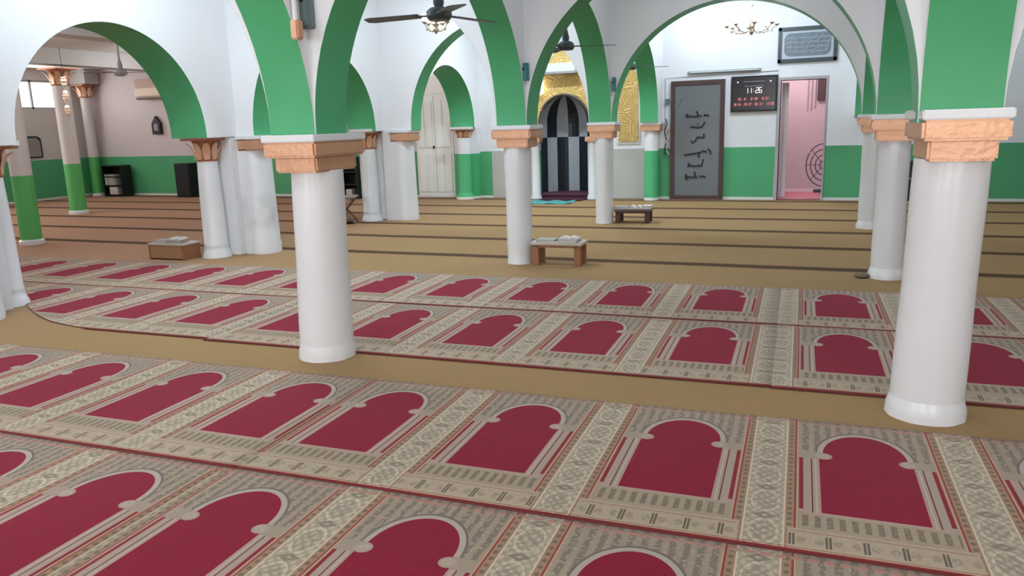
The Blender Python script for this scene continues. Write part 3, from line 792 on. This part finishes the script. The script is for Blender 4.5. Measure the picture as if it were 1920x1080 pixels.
chandelier('lit chandelier glowing high on the right in front of the framed calligraphy', -1.16, 12.6, 2.74, .36, 8, TOP, 7)
chandelier('small lit chandelier partly behind the nearest ceiling fan', -4.72, 9.24, 2.70, .15, 5, TOP, 7)
point((-1.16, 12.6, 3.05), 34, COOL, .15)
point((-4.72, 9.24, 2.98), 26, COOL, .12)
t = thing('wall_lamp', 'small round lit lamp on the front wall under the top of the view', 'lamp', (-2.15, YW-.02, 3.16))
bm = NB(); lathe(bm, [(.02, -.10), (.09, -.07), (.10, 0), (.06, .04)], 20); obj('globe', bm, emit('lit_globe', (1, 1, 1), 4), t, smooth=True)
point((-2.15, YW-.25, 3.1), 10, COOL, .08)
t = thing('pendant_lamp', 'lit bulb pendant above the view near the left arcade wall', 'lamp', (-5.45, 5.2, 3.55))
bm = NB(); lathe(bm, [(.02, 0), (.03, .05), (.006, .08), (.006, .45)], 12); obj('cord', bm, BLACK, t)
bm = NB(); lathe(bm, [(.01, -.13), (.05, -.10), (.055, -.05), (.025, .0)], 16); obj('bulb', bm, emit('lit_bulb', (.95, .98, 1), 8), t, smooth=True)
point((-5.45, 5.2, 3.35), 40, COOL, .12)

# ------------------------------------------------------------------ small boxes at the arcade corners
def corner_box(label, x, y, z, sx, sz, m):
    t = thing('switch_box', label, 'box', (x, y, z))
    boxobj('case', -sx/2, sx/2, -.05, 0, -sz/2, sz/2, m, t, .005)
    boxobj('lid', -sx/2+.008, sx/2-.008, -.058, -.048, -sz/2+.012, sz/2-.012, m, t, .003)
    bm = NB(); bmesh.ops.create_uvsphere(bm, u_segments=10, v_segments=6, radius=.012, matrix=Matrix.Translation((0, -.06, sz*.15))); obj('knob', bm, BLACK, t)
corner_box('grey metal box at the top of the nearest left column, between its two green arches', -2.81, 3.908, 2.135, .088, .235, GREYB)
t = thing('conduit', 'white plastic conduit rising beside the grey metal box', 'conduit', (-2.81, 3.78, 2.0))
bm = NB(); tube(bm, [(0, 0, .05), (0, 0, .60)], .016); obj('pipe', bm, CREAM, t)
boxobj('clamp', -.02, .03, -.03, .03, -.05, .055, COPPER, t, .008)
corner_box('teal box where the arches meet above the slender middle column', -2.822, 7.418, 1.945, .08, .17, TEAL)
corner_box('narrow blue-grey box above the column in front of the niche', -2.78, 10.738, 1.935, .045, .19, TEAL)

# ------------------------------------------------------------------ prayer carpets (rows of niches)
RA = radians(1.768)
def rug(label, x0, x1, v0, Lv, u0, left=None, z=.0005, group=None):
    """x0..x1, v0..v0+Lv in the rug frame; u0 = centre of one niche; left = optional fn(v)->x limit"""
    t = thing('prayer_carpet', label, 'carpet', (0, 0, z), RA, group)
    NX = max(8, int((x1-x0)/.08)); NV = 26; th = .006
    bm = NB(); uvl = bm.loops.layers.uv.new('UVMap'); rnd = random.Random(int(abs(x0)*100))
    ph = [1.0, .6, 2.1, .3]
    top = []; 
    for j in range(NV+1):
        v = Lv*j/NV; row = []
        xl = x0 if left is None else max(x0, left(v0+v))
        for i in range(NX+1):
            x = xl+(x1-xl)*i/NX
            e = .004*sin(2.1*x+ph[0]) if j in (0,) else 0
            zz = th+.002*(sin(3*x+ph[1])*sin(4*v+ph[2])+1)
            if j == 0: zz = th*.9
            row.append((bm.verts.new((x, v0+v+e, zz)), x-u0, v*1.24/Lv))
        top.append(row)
    def face(q, mi=0):
        f = bm.faces.new([a[0] for a in q]); f.material_index = mi
        for l, a in zip(f.loops, q): l[uvl].uv = (a[1], a[2])
        return f
    for A, B in zip(top, top[1:]):
        for i in range(NX): face((A[i], A[i+1], B[i+1], B[i]))
    rim = top[0]+[r[-1] for r in top[1:]]+top[-1][-2::-1]+[r[0] for r in top[-2:0:-1]]
    low = [(bm.verts.new((a[0].co.x, a[0].co.y, 0)), a[1], a[2]) for a in rim]
    n = len(rim)
    for i in range(n): face((rim[i], low[i], low[(i+1) % n], rim[(i+1) % n]), 1)
    me = bpy.data.meshes.new('pile'); bm.normal_update(); bm.to_mesh(me); bm.free()
    o = link('pile', me, [RUG, RUGEDGE], t)
    for p in me.polygons: p.use_smooth = p.material_index == 0
    # raised binding cord along the near edge
    bm = NB(); xl = x0 if left is None else max(x0, left(v0))
    tube(bm, [(xl+(x1-xl)*i/40, v0-.004,   .006+.001*sin(i)) for i in range(41)], .006, 6); obj('edge_binding', bm, RUGEDGE, t, smooth=True)
    return t
H2 = .1825
rug('front half-cut row of red niches at the very bottom left of the view', -6.2, -2.29, 1.29, 1.24, -2.811+H2)
rug('row of red niches along the bottom edge of the view, centre and right', -2.29, 5.2, 1.29, 1.24, -1.403+H2)
rug('second row of red niches from the bottom, left stretch', -6.2, -2.27, 2.535, 1.235, -2.743+H2)
rug('second row of red niches from the bottom, right stretch in front of the big column', -2.27, 5.2, 2.535, 1.235, -.634+H2)
PTS = [(4.20, -4.95), (4.27, -5.12), (4.36, -5.57), (4.51, -5.93), (4.75, -6.35), (5.27, -7.10), (5.6, -7.55)]
def leftlim(y):
    for (a, xa), (b, xb) in zip(PTS, PTS[1:]):
        if y <= b: return xa+(xb-xa)*max(0, (y-a)/(b-a))
    return -7.55
rug('third row of red niches with a curved left corner near the left pier', -7.6, -3.95, 4.27, 1.33, -4.562+H2, leftlim)
rug('third row of red niches, stretch running behind the nearest left column', -3.95, -.095, 4.24, 1.34, -1.467+H2)
rug('third row of red niches, right stretch passing behind the big right column', -.095, 5.2, 4.23, 1.35, .135+H2)
rug('farthest row of red niches, left and centre stretch', -9.2, -.105, 5.60, 1.25, -3.025+H2)
rug('farthest row of red niches, right stretch beyond the big right column', -.105, 5.2, 5.59, 1.25, .157+H2)

# ------------------------------------------------------------------ low tables and books
def low_table(label, x, y, w_, d, h, rz, top, leg):
    t = thing('low_table', label, 'table', (x, y, CZ), rz)
    boxobj('tabletop', -w_/2, w_/2, -d/2, d/2, h-.03, h, top, t, .006)
    boxobj('apron', -w_/2+.05, w_/2-.05, -d/2+.02, -d/2+.035, h-.055, h-.03, leg, t)
    for sx in (-1, 1):
        for sy in (-1, 1):
            x0 = sx*(w_/2-.055); y0 = sy*(d/2-.05)
            boxobj('leg', x0-.035, x0+.035, y0-.03, y0+.03, 0, h-.03, leg, t, .004)
    return t
def book(label, x, y, z, w_, d, h, rz, group, cover=None, open_=False):
    t = thing('book', label, 'book', (x, y, z), rz, group)
    if open_:
        for s in (-1, 1):
            bm = NB(); V = []
            for i in range(7):
                q = i/6; xx = s*q*w_/2; zt = .006+h*(sin(pi*min(1, q*1.1))*.8+.15)
                V.append([bm.verts.new(c) for c in ((xx, -d/2, .003), (xx, d/2, .003), (xx, d/2, zt), (xx, -d/2, zt))])
            for A, B in zip(V, V[1:]):
                for j in range(4): bm.faces.new((A[j], A[(j+1) % 4], B[(j+1) % 4], B[j]))
            bm.faces.new(V[0]); bm.faces.new(V[-1]); obj('page_block', bm, PAPER, t, smooth=True)
        boxobj('cover', -w_/2-.005, w_/2+.005, -d/2-.005, d/2+.005, 0, .003, cover or PAPER, t)
    else:
        boxobj('page_block', -w_/2+.004, w_/2-.006, -d/2+.004, d/2-.004, .004, h-.004, PAPER, t)
        boxobj('cover', -w_/2, w_/2, -d/2, d/2, 0, .004, cover or PAPER, t); boxobj('cover', -w_/2, w_/2, -d/2, d/2, h-.004, h, cover or PAPER, t)
        boxobj('spine', -w_/2, -w_/2+.005, -d/2, d/2, .004, h-.004, cover or PAPER, t)
    return t
GC = mat('grey_cloth_cover', (.36, .35, .33), .6, var=.3, scale=30); BG = mat('beige_cover', (.46, .41, .34), .6, var=.2, scale=30); DB = mat('dark_cover', (.06, .05, .06), .5)
low_table('low wooden table with orange legs and books at the foot of the slender middle column', -2.55, 7.56, .56, .28, .245, radians(2), LWOOD, WOOD)
book('thin book lying on the left half of the orange-legged table', -2.68, 7.56, .2455, .20, .16, .018, .05, 'books on the orange-legged table', GC)
book('pale book under another on the right of the orange-legged table', -2.43, 7.54, .2455, .20, .17, .022, -.06, 'books on the orange-legged table', BG)
book('open book on top of the pair on the orange-legged table', -2.44, 7.57, .268, .20, .15, .022, .15, 'books on the orange-legged table', GC, True)
low_table('small dark wooden table beside the column in front of the niche', -2.57, 11.02, .53, .34, .20, radians(4), mat('brown_tabletop', (.13, .09, .08), .5), DWOOD)
book('grey book on the left of the small dark table', -2.73, 11.0, .2005, .20, .20, .03, .0, 'books on the dark table', GC)
book('thick open book in the middle of the small dark table', -2.54, 11.02, .2005, .20, .20, .04, .1, 'books on the dark table', BG, True)
book('pale book at the right end of the small dark table', -2.37, 11.03, .2005, .13, .20, .045, .0, 'books on the dark table', PAPER)
t = thing('book_box', 'low orange-brown wooden box holding books beside the left pier', 'box', (-7.19, 6.96, CZ), radians(2))
boxobj('side_panel', -.26, -.235, -.14, .14, 0, .17, WOOD, t, .003); boxobj('side_panel', .235, .26, -.14, .14, 0, .17, WOOD, t, .003)
boxobj('front_panel', -.235, .235, -.14, -.12, .015, .17, mat('worn_orange_wood', (.40, .15, .06), .5, var=.4, scale=12, c2=(.30, .22, .13)), t, .003)
boxobj('back_panel', -.235, .235, .12, .14, .015, .17, WOOD, t, .003)
boxobj('lid', -.27, .27, -.15, .15, .17, .19, LWOOD, t, .004)
for k, (x, y, z, cv, op) in enumerate(((-.14, 0, 0, GC, False), (.05, .01, 0, BG, False), (.06, 0, .03, GC, True))):
    book(['small grey book lying at the left on the low wooden box', 'beige book under an open one on the low wooden box', 'open book topping the low wooden box'][k], -7.19+x, 6.96+y, CZ+.1905+z, .2, .16, .028, .1*k, 'books on the low wooden box', cv, op)
# folding reading stand with books, and dark shelf, seen between column and pier
t = thing('reading_stand', 'crossed-leg wooden reading stand glimpsed right of the nearest left column', 'stand', (-6.98, 10.25, CZ), radians(25))
for sx in (-1, 1):
    for sy in (-.16, .16):
        bm = NB(); tube(bm, [(-sx*.17, sy, .01), (sx*.17, sy, .40)], .017, 6); obj('leg', bm, mat('worn_stand_wood', (.22, .15, .12), .6, var=.4, scale=20), t)
boxobj('seat_board', -.20, .20, -.20, .20, .40, .425, mat('worn_beige_cloth', (.35, .30, .26), .8, var=.4, scale=20), t, .006)
boxobj('lower_shelf', -.14, .14, -.17, .17, .03, .05, DWOOD, t, .003)
def shelf_unit(name, label, x, y, w_, d, h, rz, ncontents, m=BLACK, shelves=3):
    t = thing(name, label, 'shelf', (x, y, CZ), rz)
    boxobj('side_panel', -w_/2, -w_/2+.03, -d/2, d/2, 0, h, m, t, .003); boxobj('side_panel', w_/2-.03, w_/2, -d/2, d/2, 0, h, m, t, .003)
    boxobj('back_panel', -w_/2+.03, w_/2-.03, d/2-.02, d/2, 0, h, m, t)
    boxobj('top', -w_/2, w_/2, -d/2, d/2, h, h+.03, m, t, .003)
    for k in range(shelves): z = .03+(h-.06)*k/shelves; boxobj('shelf_board', -w_/2+.03, w_/2-.03, -d/2, d/2-.02, z, z+.02, m, t)
    return t
shelf_unit('bookshelf', 'low black bookshelf in the far corner of the left hall', -16.15, 14.12, .62, .32, .72, 0, 0)
for k in range(7):
    book(['leftmost', 'second', 'third', 'middle', 'fifth', 'sixth', 'rightmost'][k]+' book of the row standing in the low black corner bookshelf', -16.39+.05*k, 14.08, .275, .036, .2, .26, 0, 'books in the corner bookshelf', [PAPER, GC, DWOOD, BG][k % 4])
tag(boxobj('white_box', -16.28, -16.02, 13.97, 14.2, .052, .23, PAPER), 'pale carton on the bottom board of the corner bookshelf', 'box')
t = thing('speaker_cabinet', 'tall black speaker cabinet on the floor left of the pier capital', 'speaker', (-13.88, 14.1, CZ))
boxobj('case', -.22, .22, -.18, .18, 0, .78, BLACK, t, .01)
boxobj('grille', -.19, .19, -.19, -.178, .05, .73, mat('speaker_cloth', (.02, .018, .022), .8), t)
shelf_unit('cabinet', 'dark glazed cabinet seen in the gap right of the nearest left column', -9.38, 14.08, .56, .36, .84, 0, 0, mat('blackish_green_finish', (.012, .022, .024), .4), 3)
tag(boxobj('paper_stack', -9.42, -9.28, 13.92, 14.1, .0505, .20, PAPER), 'small white packet on the bottom of the dark glazed cabinet', 'paper')
t = thing('floor_speaker', 'black rounded-top speaker between the two right-hand columns', 'speaker', (1.27, 14.08, .045))
bm = NB(); P = [(-.19, 0), (.19, 0), (.19, .50)]+[(.19*cos(pi*i/10), .52+.10*sin(pi*i/10)) for i in range(1, 10)]+[(-.19, .52)]
prism(bm, P, 'y', -.18, .18); obj('case', bm, BLACK, t)
boxobj('front_band', -.19, .19, -.19, -.178, .34, .37, mat('grey_band', (.2, .2, .2), .5), t)
boxobj('foot', -.15, .15, -.15, .15, -.045, 0, CREAM, t)

# mats in front of the niche, small stone, cup
t = thing('mat', 'turquoise prayer mat rumpled on the floor in front of the niche', 'mat', (-4.72, 13.55, CZ), radians(5))
bm = NB(); N = 16
V = [[bm.verts.new((-.42+.84*i/N, -.28+.56*j/8, .012+.010*sin(i*.9)*cos(j*.8))) for j in range(9)] for i in range(N+1)]
for i in range(N):
    for j in range(8): bm.faces.new((V[i][j], V[i+1][j], V[i+1][j+1], V[i][j+1]))
g = bmesh.ops.extrude_face_region(bm, geom=bm.faces[:]); bmesh.ops.translate(bm, verts=[v for v in g['geom'] if isinstance(v, bmesh.types.BMVert)], vec=(0, 0, -.010))
obj('pile', bm, mat('turquoise_cloth', (.03, .22, .24), .8, var=.4, scale=7, c2=(.12, .38, .36)), t, smooth=True)
t = thing('mat', 'maroon mat lying across the foot of the prayer niche', 'mat', (-4.66, 14.08, CZ))
boxobj('pile', -.43, .43, -.22, .22, 0, .02, mat('maroon_mat_cloth', (.065, .014, .03), .9, var=.4, scale=15), t, .004)
bm = NB(); lathe(bm, [(.05, 0), (.085, .02), (.07, .045), (.02, .055)], 14)
for v in bm.verts: v.co.x *= .8+.1*sin(v.co.y*40); v.co.y *= .7; v.co.z *= .75
o = obj('stone', bm, mat('brown_stone', (.20, .13, .09), .8, var=.3, scale=30), None, (.335, 7.50, CZ), True); tag(o, 'small brown stone at the foot of the column behind the big right one', 'stone')
bm = NB(); lathe(bm, [(.03, 0), (.035, .035), (.04, .05), (.033, .05), (.028, .01)], 16)
o = obj('cup', bm, CREAM, None, (-6.12, 7.95, CZ), True); tag(o, 'small white cup on the carpet right of the smeared pier', 'cup')

# ------------------------------------------------------------------ left hall wall fittings
t = thing('air_conditioner', 'wall-mounted beige air conditioner high on the pink wall', 'air conditioner', (-14.78, YW, 2.50))
boxobj('body', -.45, .45, -.24, -.001, -.20, .24, mat('beige_plastic', (.58, .40, .33), .5), t, .03)
boxobj('front_cover', -.45, .45, -.27, -.235, -.16, .02, mat('pale_plastic', (.85, .68, .55), .4), t, .015)
boxobj('vent', -.42, .42, -.25, -.12, -.235, -.195, mat('dark_vent', (.12, .09, .07), .6), t, .004)
t = thing('lantern', 'small black house-shaped lantern on the pink wall', 'lantern', (-14.87, YW, 1.66))
bm = NB(); prism(bm, [(-.13, -.20), (.13, -.20), (.13, .05), (0, .22), (-.13, .05)], 'y', -.08, -.001); obj('case', bm, BLACK, t)
boxobj('pane', -.06, .06, -.085, -.078, -.12, .04, mat('grey_pane', (.35, .33, .36), .3), t)
t = thing('mirror', 'arched dark-framed mirror on the left hall side wall', 'mirror', (XL, 12.83, 1.0))
bm = NB(); P = [(-.42, 0), (.24, 0), (.24, .40)]+[(.24-.14+.14*cos(pi/2*i/6), .40+.10*sin(pi/2*i/6)) for i in range(1, 7)]+[(-.42, .50)]
prism(bm, P, 'x', .001, .03); obj('frame', bm, BLACK, t)
bm = NB(); prism(bm, [(-.40, .03), (.20, .03), (.20, .38), (.12, .46), (-.40, .46)], 'x', .03, .034); obj('glass', bm, mat('mirror_grey', (.30, .28, .26), .25), t)
t = thing('foil_garland', 'twisted shiny foil garland hanging beside the far pillar capital', 'garland', (-12.95, 10.45, 1.98))
bm = NB(); n = 26
V = []
for i in range(n+1):
    q = i/n; a = q*9; w_ = .05
    V.append([bm.verts.new((w_*cos(a)*s, w_*sin(a)*s, .55-.75*q)) for s in (-1, 1)]+[bm.verts.new((w_*cos(a)*s+.006*sin(a), w_*sin(a)*s-.006*cos(a), .55-.75*q)) for s in (1, -1)])
for A, B in zip(V, V[1:]):
    for j in range(4): bm.faces.new((A[j], A[(j+1) % 4], B[(j+1) % 4], B[j]))
obj('foil', bm, mat('copper_foil', (.9, .68, .5), .2, metal=.8, var=.2), t, smooth=True)
bm = NB(); tube(bm, [(0, 0, .54), (0, 0, 3.04-1.98)], .004, 5); obj('string', bm, BLACK, t)
